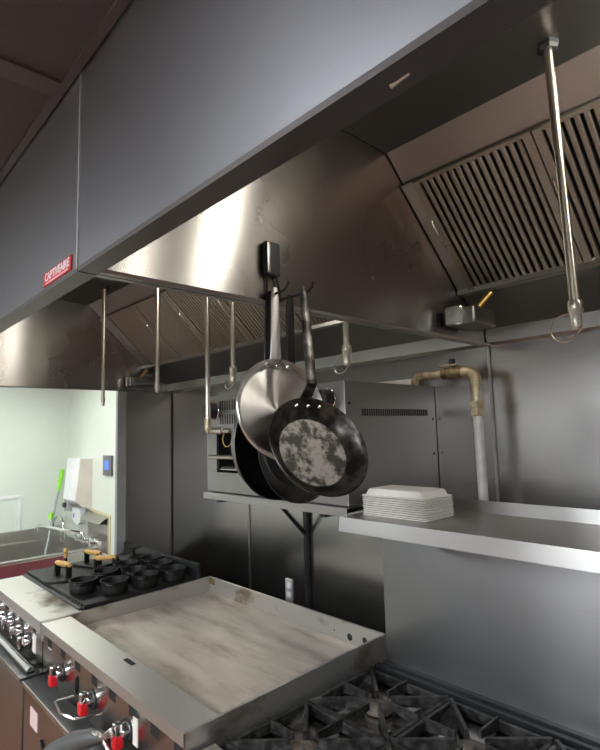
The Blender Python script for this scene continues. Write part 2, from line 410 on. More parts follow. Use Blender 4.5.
# ------------------------------------------------------------------ exhaust hoods
def baffle_filter(x0, x1, root):
    """one slanted filter: frame, slats, dark gaps, two wire handles"""
    d = V((0, FB[0] - FA[0], FB[1] - FA[1])); Ln = d.length; d.normalize()
    n = V((0, -d.z, d.y)); n = n if n.z < 0 else -n            # facing down and forward
    s0, s1 = .20 * Ln, .995 * Ln
    o = V((0, FA[0], FA[1]))
    def P(x, s, q): return o + V((x, 0, 0)) + d * s + n * q
    def bar(mb, xa, xb, sa, sb, qa, qb):
        vs = [mb.bm.verts.new(P(x, s, q)) for x in (xa, xb) for s in (sa, sb) for q in (qa, qb)]
        for f in ((0, 1, 3, 2), (4, 6, 7, 5), (0, 4, 5, 1), (2, 3, 7, 6), (0, 2, 6, 4), (1, 5, 7, 3)): mb.bm.faces.new([vs[i] for i in f])
    g = MB(); bar(g, x0 + .006, x1 - .006, s0 + .002, s1 - .002, .000, .004)
    f = g.build('baffle_filter', M['baffle_dark'], root, smooth=False)
    f['label'] = 'slatted grease filter'
    fr = MB(); fw = .024
    bar(fr, x0 + .002, x0 + fw, s0, s1, .003, .026); bar(fr, x1 - fw, x1 - .002, s0, s1, .003, .026)
    bar(fr, x0 + .002, x1 - .002, s0, s0 + .010, .003, .022); bar(fr, x0 + .002, x1 - .002, s1 - .010, s1, .003, .022)
    fr.build('filter_frame', M['baffle'], f, smooth=False)
    sl = MB(); nsl = 14; a = x0 + fw + .002; pitch = (x1 - x0 - 2 * fw - .004) / nsl
    for k in range(nsl):
        xa = a + k * pitch + pitch * .20
        vs = []
        for s in (s0 + .004, s1 - .004):
            for (dx, q) in ((0, .010), (0, .020), (.002, .022), (pitch * .60 - .002, .022), (pitch * .60, .020), (pitch * .60, .010)):
                vs.append(sl.bm.verts.new(P(xa + dx, s, q)))
        for i in range(6): sl.bm.faces.new((vs[i], vs[(i+1) % 6], vs[6 + (i+1) % 6], vs[6 + i]))
        sl.bm.faces.new(vs[:6]); sl.bm.faces.new(vs[6:][::-1])
    sl.build('slats', M['baffle'], f, smooth=False)
    for s in (s0 + .33 * Ln,):
        h = MB()
        xq = x0 + fw * .55
        h.tube([P(xq, s - .05, .026), P(xq, s - .048, .040), P(xq, s - .035, .047), P(xq, s + .035, .047), P(xq, s + .048, .040), P(xq, s + .05, .026)], .0028, 8)
        h.build('handle', M['chrome'], f)

def hood(x0, x1, label, first_left):
    root = thing('exhaust_hood', label, 'hood', ((x0 + x1) / 2, (YH + YW) / 2, ZB), 'two canopy hoods joined end to end')
    # front face with returned lower lip
    f = MB().sheet([(YH + .0, 2.60), (YH, ZB)], .012, 'X', x0 + .0015, x1 - .0015)
    f.build('front_panel', M['hood_front'], root, smooth=False)
    f = MB().sheet([(YH - .001, ZB + .006), (YH - .001, ZB - .002), (YH + .035, ZB - .002), (YH + .040, ZB + .022)], .003, 'X', x0 + .001, x1 - .001)
    f.build('front_lip', M['hood_lip'], root, smooth=False)
    # top and inner roof
    f = MB().box(x0 + .012, x1 - .012, YH + .012, FA[0] + .02, ZI, ZI + .012)
    f.build('inner_roof', M['hood_inner'], root, smooth=False)
    # filter band (upper flange of the bank)
    a, b_ = fb(0), fb(.19)
    f = MB().sheet([fb(0), fb(.195)], .004, 'X', x0 + .014, x1 - .014)
    f.build('filter_band', M['hood_band'], root, smooth=False)
    # side fillers of the bank, and its back
    f = MB().sheet([fb(.19), fb(1)], .003, 'X', x0 + .013, x1 - .013)
    f.build('filter_channel', M['hood_inner'], root, smooth=False)
    f = MB()
    xs = first_left
    f.sheet([(fb(.195)[0] - .012, fb(.195)[1] - .013), (fb(1)[0] - .012, fb(1)[1] - .013)], .004, 'X', x0 + .014, xs + .001)
    f.build('filter_filler', M['hood_band'], root, smooth=False)
    # trough lip and lower back panel
    f = MB().sheet([(fb(1)[0] - .035, fb(1)[1] + .006), (fb(1)[0] - .035, fb(1)[1] - .012), (fb(1)[0] + .01, fb(1)[1] - .012)], .003, 'X', x0 + .014, x1 - .014)
    f.build('grease_trough', M['hood_band'], root, smooth=False)
    f = MB().sheet([(fb(1)[0] - .005, fb(1)[1] - .010), (YW - .05, ZB + .055)], .004, 'X', x0 + .014, x1 - .014)
    f.build('lower_back_panel', M['hood_inner'], root, smooth=False)
    f = MB().sheet([(YW - .05, ZB + .056), (YW - .046, ZB + .006), (YW - .008, ZB)], .004, 'X', x0 + .014, x1 - .014)
    f.build('back_flange', M['hood_band'], root, smooth=False)
    # end panels
    for xa, s in ((x0, 1), (x1, -1)):
        e = MB().box(min(xa, xa + s * .010), max(xa, xa + s * .010), YH + .006, YW - .008, ZB + .003, ZI + .05)
        e.build('end_panel', M['hood_side'], root, smooth=False)
        e = MB().sheet([(xa + s * .001, ZB + .010), (xa + s * .001, ZB - .001), (xa + s * .016, ZB - .001), (xa + s * .020, ZB + .004)] if s > 0 else
                       [(xa - .020, ZB + .004), (xa - .016, ZB - .001), (xa - .001, ZB - .001), (xa - .001, ZB + .010)], .002, 'Y', YH + .03, YW - .01)
        e.build('end_lip', M['hood_band'], root, smooth=False)
    x = first_left; k = 0
    while x + .366 < x1 - .01 and k < 7:
        baffle_filter(x, x + .3655, root); x += .3655; k += 1
    return root

hood_far = hood(XL, XP - .001, 'far stainless canopy hood at left carrying the red nameplate', XL + .135)
hood_near = hood(XP + .001, XR, 'near stainless canopy hood whose end panel holds the pan hook', XP + .055)

MB().box(XP - .0045, XP - .0008, YH - .002, YH + .001, ZB + .004, 2.378).build('seam_strip', M['pipe_white'], hood_far, smooth=False)
MB().tube([(-.250, YH + .020, ZB - .0022), (-.243, YH + .020, ZB - .0022), (-.230, YH + .019, ZB - .0022)], [.0025, .0014, .0012], 6).build('scratch', M['label'], hood_near)
# red nameplate on the far hood
np_ = MB().box(-1.112, -.956, YH - .0025, YH - .0005, 2.006, 2.034).build('nameplate', M['sign_red'], hood_far, smooth=False)
cu = bpy.data.curves.new('lettering', 'FONT'); cu.body = 'CAPTIVEAIRE'; cu.size = .0225; cu.extrude = .0004; cu.align_x = 'CENTER'; cu.align_y = 'CENTER'; cu.offset = .0006
to = bpy.data.objects.new('lettering_curve', cu); C.objects.link(to)
dg = bpy.context.evaluated_depsgraph_get(); me = bpy.data.meshes.new_from_object(to.evaluated_get(dg)); me.name = 'lettering'
bpy.data.objects.remove(to)
me.materials.clear(); me.materials.append(M['sign_white'])
wtxt = max(v.co.x for v in me.vertices) - min(v.co.x for v in me.vertices)
for v in me.vertices: v.co.x *= .138 / wtxt
lt = bpy.data.objects.new('lettering', me); C.objects.link(lt); lt.parent = np_; lt.rotation_euler = (PI / 2, 0, 0)
lt.location = V((-1.034, YH - .0027, 2.0225)) - world_loc(np_)
MB().box(-1.098, -.972, YH - .0030, YH - .0024, 2.0095, 2.0115).build('underline', M['sign_white'], np_, smooth=False)

# grease cups with brass drains
def grease_cup(x0, label):
    t = thing('grease_cup', label, 'grease cup', (x0 + .06, 1.57, 2.022), 'grease cups at the hood corners')
    b = MB().box(x0 + .018, x0 + .115, 1.495, 1.645, 2.026, 2.082, .010, 3)
    b.build('cup_body', M['hood_inner'], t)
    b = MB().box(x0 + .020, x0 + .082, 1.478, 1.494, 2.024, 2.088, .009, 3); b.build('cup_front', M['chrome'], t)
    b = MB().box(x0 + .0, x0 + .022, 1.50, 1.53, 2.035, 2.08, .004); b.build('clip', M['black'], t)
    d = MB().tube([(x0 + .105, 1.545, 2.083), (x0 + .135, 1.575, 2.128)], .010, 14); d.build('drain_pipe', M['brass'], t)
    return t
grease_cup(XP + .014, 'grease cup with brass drain in the near hood corner')
grease_cup(XL + .014, 'small grease cup far away at the far hood left corner')

# fire-suppression drops
def drop(x, y, z, label, nozzle='plain', lean=0):
    t = thing('fire_suppression_pipe', label, 'pipe', (x, y, ZI), 'fire suppression drops hanging in the hoods')
    MB().lathe([(0, .0), (.024, .0), (.024, -.010), (.019, -.016), (.0, -.016)], (x - lean, y, ZI), seg=6).build('escutcheon', M['magnet'], t, smooth=False)
    zz = z + (.055 if nozzle == 'ring' else .02)
    MB().tube([(x - lean, y, ZI - .014), (x, y, zz)], .0098, 14).build('drop_pipe', M['pipe'], t)
    if nozzle == 'ring':
        MB().lathe([(0, .062), (.013, .062), (.0145, .058), (.0145, .040), (.012, .036), (.012, .006), (.008, 0), (0, 0)], (x, y, z), seg=18).build('nozzle', M['pipe'], t)
        MB().tube(arc((x - .022, y, z + .008), .030, 0, 2 * PI * .97, (1, 0, 0), (0, .3, 1), 30), .0018, 8).build('cap_ring', M['pipe'], t)
    elif nozzle == 'plain':
        MB().lathe([(0, .045), (.0125, .045), (.0125, .026), (.0095, .022), (.0095, .004), (.006, 0), (0, 0)], (x, y, z), seg=16).build('nozzle', M['pipe'], t)
    elif nozzle == 'elbow':
        MB().tube([(x, y, z + .045), (x, y, z + .012)] + arc((x + .014, y, z + .012), .014, PI, 1.5 * PI, (1, 0, 0), (0, 0, 1), 6) + [(x + .03, y, z - .002)], .0135, 14).build('elbow', M['pipe_dirty'], t)
        MB().lathe([(0, .028), (.011, .028), (.011, .07), (.0145, .072), (.0145, .105), (.009, .108), (.009, .15), (0, .152)], (x, y, z - .002), (1, 0, -.02), 16).build('nozzle', M['pipe'], t)
        MB().tube(arc((x + .135, y - .002, z - .035), .030, 0, 2 * PI * .97, (1, .0, 0), (0, .1, 1), 26), .0018, 8).build('cap_ring', M['brass'], t)
    return t
drop(-2.815, 1.147, 1.868, 'far left fire suppression pipe in front of the white wall')
drop(-2.195, 1.147, 1.895, 'second fire suppression pipe from left in front of the stub wall')
drop(-1.775, 1.147, 1.716, 'long fire suppression pipe with elbow reaching the broiler knob', 'elbow')
drop(-1.600, 1.147, 1.890, 'fire suppression pipe with ring over the left part of the broiler', 'ring')
drop(-1.024, 1.147, 1.890, 'short fire suppression pipe with ring right behind the hanging pans', 'ring')
drop(-.386, 1.147, 1.893, 'large nearest fire suppression pipe with ring at the right', 'ring', .010)

# hood lamps (the right one stands just outside the frame, the far one behind the end panel)
M['lamp'] = lamp_mat('warm_lamp_glass', (1., .93, .82), 38)
M['lamp_far'] = lamp_mat('warm_lamp_glass_far', (1., .93, .82), 26)
def hood_lamp(x, y, label, mt='lamp'):
    t = thing('hood_lamp', label, 'lamp', (x, y, ZI), 'vapour-proof lamps under the hood roofs')
    MB().lathe([(0, 0), (.065, 0), (.065, -.028), (.055, -.034), (0, -.034)], (x, y, ZI), seg=28).build('lamp_base', M['pipe'], t)
    MB().lathe([(0, -.030), (.048, -.034), (.055, -.055), (.055, -.10), (.045, -.125), (.022, -.138), (0, -.141)], (x, y, ZI), seg=28).build('lamp_globe', M[mt], t)
    return t
hood_lamp(-.165, 1.13, 'warm globe lamp under the near hood roof')
hood_lamp(.58, 1.13, 'second warm globe lamp under the near hood roof, further right')
hood_lamp(-1.95, 1.13, 'warm globe lamp under the left part of the far hood roof', 'lamp_far')
hood_lamp(-1.20, 1.10, 'warm globe lamp under the right part of the far hood roof', 'lamp_far')

# ceiling troffers of the kitchen, plus two added wall washers
M['troffer'] = lamp_mat('cool_diffuser', (.90, .95, 1.), 29)
M['troffer_sink'] = lamp_mat('neutral_diffuser', (.97, 1., .95), 17)
def troffer(x, y, mt, label, sx=.60, sy=.60):
    t = thing('ceiling_light', label, 'light', (x, y, ZC), 'recessed ceiling lights')
    f = MB()
    for (a, b, c_, d) in ((-sx, sx, -sy, -sy + .03), (-sx, sx, sy - .03, sy), (-sx, -sx + .03, -sy, sy), (sx - .03, sx, -sy, sy)):
        f.box(x + a * .5 if abs(a) == sx else x + (a + sx if a < 0 else a - sx) + (-.5 * sx if a < 0 else .5 * sx),
              x + b * .5 if abs(b) == sx else x + (b + sx if b < 0 else b - sx) + (-.5 * sx if b < 0 else .5 * sx),
              y + c_ * .5 if abs(c_) == sy else y + (c_ + sy if c_ < 0 else c_ - sy) + (-.5 * sy if c_ < 0 else .5 * sy),
              y + d * .5 if abs(d) == sy else y + (d + sy if d < 0 else d - sy) + (-.5 * sy if d < 0 else .5 * sy), ZC - .012, ZC - .0005)
    f.build('frame', M['white_plastic'], t, smooth=False)
    MB().box(x - sx / 2 + .028, x + sx / 2 - .028, y - sy / 2 + .028, y + sy / 2 - .028, ZC - .009, ZC - .002).build('diffuser', mt, t, smooth=False)
troffer(-1.15, -1.35, M['troffer'], 'recessed light in the aisle ceiling behind the viewer', .6, 1.2)
troffer(1.3, -1.35, M['troffer'], 'recessed light in the right aisle ceiling', .6, 1.2)
M['wash'] = lamp_mat('added_wash_diffuser', (.9, .95, 1.), 110)  # added lamps that brighten the aisle wall mirrored in the back cladding
troffer(-1.15, -2.7, M['wash'], 'added light washing the far aisle wall', .6, .6)
troffer(.6, -2.7, M['wash'], 'second added light washing the far aisle wall', .6, .6)
troffer(-4.3, .75, M['troffer_sink'], 'recessed light above the sink corner', .6, 1.2)
troffer(-3.3, -1.6, M['troffer'], 'recessed light in the left aisle ceiling', .6, 1.2)

# ------------------------------------------------------------------ magnetic pan hook on the end panel
hk = thing('magnetic_hook', 'charcoal magnetic double hook stuck on the hood end panel', 'hook', (XP, .79, 2.02))
xq = XP + .012
MB().box(xq, xq + .018, .741, .785, 2.062, 2.142, .006, 3).build('magnet', M['magnet'], hk)
MB().box(xq + .0165, xq + .0195, .744, .753, 2.066, 2.138, .001).build('magnet_stripe', M['shelf'], hk)
MB().tube([(xq + .006, .752, 2.066), (xq + .004, .752, 2.03), (xq + .003, .750, 2.013), (xq + .03, .752, 2.013), (xq + .060, .754, 2.015), (xq + .070, .756, 2.024), (xq + .074, .757, 2.034)], .0028, 10).build('prong', M['wire'], hk)
MB().tube([(xq + .006, .778, 2.066), (xq + .004, .790, 2.03), (xq + .003, .792, 2.012), (xq + .03, .797, 2.012), (xq + .085, .806, 2.015), (xq + .096, .808, 2.024), (xq + .099, .809, 2.036)], .0028, 10).build('prong', M['wire'], hk)
MB().tube([(xq + .003, .750, 2.013), (xq + .003, .802, 2.012)], .0026, 8).build('cross_wire', M['wire'], hk)

# ------------------------------------------------------------------ hanging pans
def pan(label, c, n, R, depth, floor_r, hang, mats, hw=.022, rivets=True, bend=None, rim=.003, floor_mat=None):
    """c: centre of the rim circle, n: opening direction, hang: hole point of the handle"""
    c, n, hang = V(c), V(n).normalized(), V(hang)
    t = thing('frying_pan', label, 'pan', c, 'pans hanging from the magnetic hook')
    inner, outer, hm = mats
    wall = [(R, 0), (R * .985, -.001), (R * .94, -depth * .32), (R * .5 + floor_r * .5, -depth * .72), (floor_r * 1.03, -depth * .96), (floor_r * .99, -depth)]
    MB().lathe(wall, c, n, 72).build('pan_wall', inner, t)
    MB().lathe([(floor_r * .99, -depth), (floor_r * .5, -depth - .0004), (0, -depth - .0006)], c, n, 72).build('pan_floor', floor_mat or inner, t)
    back = [(R, 0), (R + .0015, -.0015), (R * .95, -depth * .32 - rim), (R * .5 + floor_r * .5 + rim, -depth * .72 - rim), (floor_r * 1.03 + rim, -depth - rim * .6), (floor_r, -depth - rim), (0, -depth - rim)]
    MB().lathe(back, c, n, 72).build('pan_back', outer, t)
    up = (hang - c); up = (up - n * up.dot(n)).normalized()
    side = n.cross(up).normalized()
    at = c + up * (R * .99) - n * depth * .45        # where the handle meets the wall
    if bend is None:
        pts = [at - up * .005 - n * .007, at + up * .012 - n * .001]
        a, b = pts[-1], hang
        pts += [a.lerp(b, q) for q in (.25, .5, .8, .93)] + [b + (b - a).normalized() * .012]
        ws = [hw * 1.3, hw * 1.25, hw * 1.05, hw, hw * .9, hw * .85, hw * .5]
    else:
        k = V(bend); pts = [at - up * .005 - n * .007, at + up * .008 - n * .001, k.lerp(at, .15), k, k.lerp(hang, .06), k.lerp(hang, .5), k.lerp(hang, .93), hang + (hang - k).normalized() * .012]
        ws = [hw * 1.3, hw * 1.2, hw, hw, hw, hw * .95, hw * .85, hw * .5]
    hd = MB().strap(pts, side, ws, .005)
    h_ob = hd.build('handle', hm, t)
    # raised eye round the hanging hole
    d = (hang - pts[-3]).normalized(); nn = d.cross(side).normalized()
    MB().tube(arc(hang, hw * .30, 0, 2 * PI, d * 1.35, side, 20)[:-1], .0024, 8, closed=True).build('hanging_eye', hm, h_ob)
    if rivets:
        for q in (-1, 0, 1):
            p = c + up * (R * .88) + side * (q * R * .25) - n * (depth * .36)
            w = (n - up * .35).normalized()
            MB().lathe([(0, .004), (.003, .0035), (.0048, .0015), (.005, -.003)], p, w, 12).build('rivet', M['chrome'], t)
    return t

cS = V((-.852, .743, 1.750)); nS = V((.97, -.11, .17))
M['turned'] = turned('turned_aluminium', tuple(cS), tuple(nS.normalized()))
pan('shiny bare aluminium pan with bright flat handle on the left prong', cS, nS, .1125, .020, .096, (-.885, .7535, 2.016),
    (M['turned'], M['turned'], M['alu_handle']), .021)
pan('black pan with grey outer rim, rearmost and furthest left of the hanging pans', (-.925, .792, 1.675), (1, 0, 0), .128, .038, .098, (-.905, .7525, 2.012),
    (M['nonstick'], M['pan_back'], M['black']), .022, False)
pan('all black smooth pan hanging behind the silver pan, lowest on the hook', (-.893, .830, 1.663), (1, 0, .04), .125, .030, .086, (-.893, .806, 2.008),
    (M['nonstick'], M['nonstick'], M['black']), .024, False)
pan('worn carbon steel pan with mottled grey centre, frontmost on the hook', (-.752, .753, 1.6735), (.86, -.19, .48), .1115, .033, .078, (-.836, .797, 2.016),
    (M['pan_wall'], M['pan_wall'], M['pan_handle']), .022, True, bend=(-.785, .765, 1.800), floor_mat=M['pan_floor'])

# ------------------------------------------------------------------ broiler on its wall shelf
OX0, OX1, OY0, OY1, OZ0, OZ1 = -2.005, -1.168, 1.290, 1.825, 1.452, 1.866
ov = thing('broiler_oven', 'stainless countertop broiler with black knobs on the wall shelf', 'oven', ((OX0 + OX1) / 2, 1.56, OZ0))
f = MB()
f.box(OX0, OX0 + .012, OY0 + .01, OY1, OZ0, OZ1); f.box(OX1 - .012, OX1, OY0 + .01, OY1, OZ0, OZ1)
f.box(OX0 + .012, OX1 - .012, OY0 + .01, OY1, OZ1 - .012, OZ1); f.box(OX0 + .012, OX1 - .012, OY0 + .01, OY1, OZ0, OZ0 + .012)
f.box(OX0 + .012, OX1 - .012, OY1 - .012, OY1, OZ0 + .012, OZ1 - .012)
f.build('shell', M['oven'], ov, smooth=False)
HX0, HX1, HZ0, HZ1 = OX0 + .075, OX1 - .075, 1.535, 1.712
f = MB()
f.box(OX0, OX1, OY0, OY0 + .012, HZ1, OZ1, .002); f.box(OX0, HX0, OY0, OY0 + .012, HZ0, HZ1); f.box(HX1, OX1, OY0, OY0 + .012, HZ0, HZ1); f.box(OX0, OX1, OY0, OY0 + .012, OZ0, HZ0, .002)
f.build('front_panel', M['oven'], ov, smooth=False)
MB().box(HX0, HX1, OY0 + .40, OY0 + .41, HZ0 - .01, HZ1 + .02).build('cavity', M['black_gap'], ov, smooth=False)
f = MB(); f.box(HX0 + .002, HX1 - .002, OY0 + .013, OY0 + .40, HZ1 + .004, HZ1 + .02); f.box(HX0 - .02, HX0 - .005, OY0 + .013, OY0 + .40, HZ0, HZ1); f.box(HX1 + .005, HX1 + .02, OY0 + .013, OY0 + .40, HZ0, HZ1)
f.box(HX0, HX1, OY0 + .013, OY0 + .4, HZ0 - .02, HZ0 - .008)
f.build('cavity_lining', M['black_gap'], ov, smooth=False)
for row in (1.822, 1.762):
    for k in range(36):
        x = OX0 + .105 + k * .0175
        if k in (18, 19): continue
        if k * .0175 > .62: break
        MB().box(x, x + .006, OY0 - .0012, OY0 + .001, row - .022, row + .020).build('vent_slot', M['black_gap'], ov, smooth=False)
for x in (OX0 + .068, OX1 - .075):
    kb = MB().lathe([(0, .044), (.028, .044), (.032, .040), (.034, .010), (.036, .006), (.036, 0)], (x, OY0 - .001, 1.800 if x < -1.5 else 1.808), (0, -1, 0), 28)
    k_ob = kb.build('knob', M['black'], ov); k_ob['label'] = 'black knob'
    zz = 1.800 if x < -1.5 else 1.808
    MB().lathe([(.0362, .001), (.0375, .003), (.0375, .005), (.0355, .007)], (x, OY0 - .001, zz), (0, -1, 0), 28).build('bezel', M['chrome'], k_ob)
    MB().box(x - .006, x + .006, OY0 - .056, OY0 - .042, zz - .03, zz + .03, .003).build('grip', M['black'], k_ob)
MB().lathe([(0, .006), (.006, .005), (.007, 0)], (OX0 + .045, OY0, 1.838), (0, -1, 0), 14).build('indicator_light', M['brass'], ov)
r = MB(); r.tube([(OX0 + .075, OY0 - .035, 1.603), (OX1 - .075, OY0 - .035, 1.603)], .009, 12); r.tube([(OX0 + .09, OY0 - .035, 1.603), (OX0 + .09, OY0 + .2, 1.603)], .006, 8); r.tube([(OX1 - .09, OY0 - .035, 1.603), (OX1 - .09, OY0 + .2, 1.603)], .006, 8)
r.build('rack_handle', M['pipe'], ov)
r = MB(); r.box(HX0 + .01, HX1 - .01, OY0 + .01, OY0 + .2, 1.545, 1.550)
for k in range(7): r.tube([(HX0 + .04 + k * .1, OY0 - .002, 1.556), (HX0 + .04 + k * .1, OY0 + .2, 1.556)], .003, 6)
r.build('drip_tray', M['deck'], ov)
for k in range(32):
    y = OY0 + .085 + k * .0125
    MB().box(OX1 - .0008, OX1 + .0012, y, y + .0055, 1.748, 1.772).build('side_vent_slot', M['baffle_dark'], ov, smooth=False)
for y, z in ((OY0 + .02, 1.79), (OY1 - .02, 1.735), (OY1 - .025, 1.60), (OY0 + .03, 1.62)):
    MB().lathe([(0, .003), (.005, .0025), (.006, 0)], (OX1, y, z), (1, 0, 0), 12).build('screw', M['black'], ov)
MB().box(OX0 + .15, OX1 - .06, OY1 - .07, OY1 - .01, OZ1, OZ1 + .034, .004).build('flue_riser', M['pipe_white'], ov)

ws = thing('wall_shelf', 'narrow stainless wall shelf on dark brackets under the broiler', 'shelf', ((OX0 + OX1) / 2, 1.55, 1.42))
MB().sheet([(1.268, 1.422), (1.268, 1.449), (YW - .012, 1.449)], -.003, 'X', OX0 + .002, OX1 + .01).build('shelf_board', M['shelf'], ws, smooth=False)
for x in (-1.935, -1.30):
    b = MB(); b.box(x - .012, x + .012, YW - .028, YW - .011, .86, 1.42); b.box(x - .012, x + .012, 1.30, YW - .028, 1.405, 1.4455)
    b.tube([(x, YW - .03, 1.20), (x, 1.60, 1.408)], .012, 4)
    b.build('bracket', M['black_steel'], ws, smooth=False)
MB().lathe([(0, .004), (.008, .003), (.009, 0)], (-1.965, YW - .006, 1.17), (0, -1, 0), 12).build('bolt', M['chrome'], ws)

# ------------------------------------------------------------------ gas pipe
gp = thing('gas_pipe', 'grease stained gas pipe with valve between broiler and range shelf', 'pipe', (-.92, 1.70, 1.0))
gy, gz = 1.70, 1.897
MB().tube([(-.914, gy, .95), (-.918, gy, 1.76)], .0165, 18).build('riser_pipe', M['pipe_white'], gp)
MB().lathe([(.019, -.028), (.024, -.026), (.024, .0), (.027, .004), (.027, .02), (.023, .024), (.017, .026)], (-.918, gy, 1.765), seg=6).build('union_nut', M['pipe_dirty'], gp)
MB().tube([(-.918, gy, 1.785), (-.918, gy, 1.86)], .0165, 18).build('nipple', M['pipe_dirty'], gp)
MB().tube([(-.918, gy, 1.850), (-.918, gy, 1.862)] + arc((-.952, gy, 1.862), .034, 0, PI / 2, (1, 0, 0), (0, 0, 1), 8) + [(-.972, gy, gz)], .0205, 18).build('elbow', M['pipe_dirty'], gp)
b = MB(); b.lathe([(0, 0), (.022, 0), (.022, .018), (.018, .02), (.026, .034), (.026, .046), (.018, .06), (.022, .062), (.022, .082), (0, .082)], (-1.046, gy, gz), (1, 0, 0), 16)
vb = b.build('valve_body', M['pipe_brown'], gp)
MB().box(-1.055, -.985, gy - .012, gy + .012, gz + .026, gz + .032, .002).build('valve_lever', M['pipe_dirty'], vb)
MB().box(-1.014, -.996, gy - .010, gy + .010, gz + .020, gz + .052, .003).build('valve_stem', M['black'], vb)
MB().tube([(-1.046, gy, gz), (-1.13, gy, gz)], .0155, 18).build('cross_pipe', M['pipe_dirty'], gp)
MB().tube([(-1.122, gy, gz), (-1.135, gy, gz)] + arc((-1.135, gy, gz - .03), .03, PI / 2, PI, (1, 0, 0), (0, 0, 1), 8) + [(-1.165, gy, gz - .028)], .020, 16).build('dark_elbow', M['pipe_brown'], gp)

# wall outlet
ol = thing('wall_outlet', 'steel wall outlet above the griddle back splash', 'outlet', (-2.085, YW - .006, .89))
MB().box(-2.112, -2.060, YW - .013, YW - .0062, .838, .950, .003).build('cover_plate', M['outlet'], ol)
for z in (.872, .918):
    s = MB().lathe([(0, .0022), (.015, .002), (.017, 0)], (-2.086, YW - .0128, z), (0, -1, 0), 20).build('socket', M['white_plastic'], ol)

# ------------------------------------------------------------------ ranges
def knob(root, x, z, y, red):
    k = MB().lathe([(0, .004), (.033, .004), (.035, 0), (.035, -.002)], (x, y, z), (0, -1, 0), 28).build('knob', M['black'], root)
    MB().lathe([(0, .024), (.019, .024), (.022, .020), (.024, .006), (.025, .003)], (x, y, z), (0, -1, 0), 24).build('knob_body', M['chrome'], k)
    if red:
        MB().box(x - .015, x + .015, y - .042, y - .020, z - .002, z + .030, .004).build('knob_top', M['chrome'], k)
        MB().box(x - .0165, x + .0165, y - .045, y - .018, z - .038, z - .001, .004).build('knob_grip', M['red'], k)
    else:
        MB().box(x - .011, x + .011, y - .048, y - .022, z - .024, z + .024, .004).build('knob_grip', M['chrome'], k)
    return k

def panel_with_slots(x0, x1, y, z0, z1, slots, sw, sh):
    """vertical sheet at y with true rectangular openings"""
    xs = sorted({x0, x1, *[s[0] - sw / 2 for s in slots], *[s[0] + sw / 2 for s in slots]})
    zc = slots[0][1] if slots else (z0 + z1) / 2
    zs = sorted({z0, z1, zc - sh / 2, zc + sh / 2})
    mb = MB()
    for a, b in zip(xs, xs[1:]):
        for c_, d in zip(zs, zs[1:]):
            mx, mz = (a + b) / 2, (c_ + d) / 2
            if any(abs(mx - s[0]) < sw / 2 and abs(mz - zc) < sh / 2 for s in slots): continue
            mb.quad((a, y, c_), (b, y, c_), (b, y, d), (a, y, d))
    bmesh.ops.remove_doubles(mb.bm, verts=mb.bm.verts, dist=1e-5)
    return mb

def range_body(root, x0, x1, yb, door_x):
    MB().box(x0 + .004, x1 - .004, .745, yb, .12, .86).build('body', M['range'], root, smooth=False)
    for (x, y) in ((x0 + .06, .80), (x1 - .06, .80), (x0 + .06, yb - .06), (x1 - .06, yb - .06)):
        MB().lathe([(0, 0), (.022, 0), (.025, .01), (.025, .125), (0, .125)], (x, y, 0), seg=16).build('leg', M['chrome'], root)
    d = MB().box(door_x[0], door_x[1], .672, .742, .19, .728, .003); d_ob = d.build('oven_door', M['range'], root)
    MB().box(door_x[0] - .001, door_x[1] + .001, .664, .742, .727, .738, .002).build('door_ledge', M['black_steel'], d_ob)
    MB().box(door_x[0] - .001, door_x[1] + .001, .6615, .6655, .724, .739).build('ledge_edge', M['shelf'], d_ob, smooth=False)
    MB().box(x0 + .006, x1 - .006, .70, .744, .125, .185).build('kick_plate', M['range'], root, smooth=False)
    return d_ob

# --- the griddle range (middle)
GX0, GX1 = -2.402, -1.252
gr = thing('griddle_range', 'wide stainless griddle range with three red knobs in the middle', 'range', ((GX0 + GX1) / 2, 1.13, 0))
gd = range_body(gr, GX0, GX1, 1.557, (GX0 + .01, GX1 - .01))
MB().box(GX0 + .012, GX1 - .012, .872, 1.544, .862, .890, .002).build('griddle_plate', M['griddle'], gr)
MB().sheet([(.730, .908), (.730, .942), (.846, .942), (.846, .868), (.874, .868)], -.003, 'X', GX0 + .003, GX1 - .003).build('front_deck', M['deck'], gr, smooth=False)
MB().sheet([(.856, .868), (.856, .870), (.872, .870)], .002, 'X', GX0 + .012, GX1 - .012).build('grease_gutter', M['dirt'], gr, smooth=False)
for x in (GX0, GX1 - .010):
    MB().prism([(.734, .868), (.734, .944), (.80, .946), (1.50, .962), (1.557, .963), (1.557, .855)], 'X', x, x + .010).build('side_splash', M['splash'], gr, smooth=False)
MB().box(GX0 + .010, GX1 - .010, 1.545, 1.557, .855, .963).build('back_splash', M['splash'], gr, smooth=False)
for x, w_ in ((-1.42, .05), (-1.345, .045), (-1.29, .02), (-1.50, .012)):
    MB().lathe([(0, .0010), (w_ * .2, .0008), (w_ * .28, 0)], (x, 1.545, .915 + .010 * math.sin(x * 40)), (0, -1, 0), 7).build('burnt_grease', M['bowl'], gr)
MB().box(GX0 + .011, GX0 + .06, 1.5435, 1.5452, .93, .962).build('burnt_grease', M['dirt'], gr)
slots = [(x, .882) for x in (-2.318, -2.165, -2.015, -1.862, -1.715, -1.570, -1.432, -1.300)]
panel_with_slots(GX0 + .004, GX1 - .004, .742, .738, .910, slots, .050, .036).build('control_panel', M['range'], gr, smooth=False)
MB().box(GX0 + .02, GX1 - .02, .743, .7445, .86, .905).build('slot_backing', M['black_gap'], gr, smooth=False)
MB().box(GX0 + .004, GX1 - .004, .739, .742, .903, .907).build('panel_seam', M['black'], gr, smooth=False)
MB().box(-1.80, -1.735, .814, .831, .9425, .9435).build('deck_slot', M['black_gap'], gr, smooth=False)
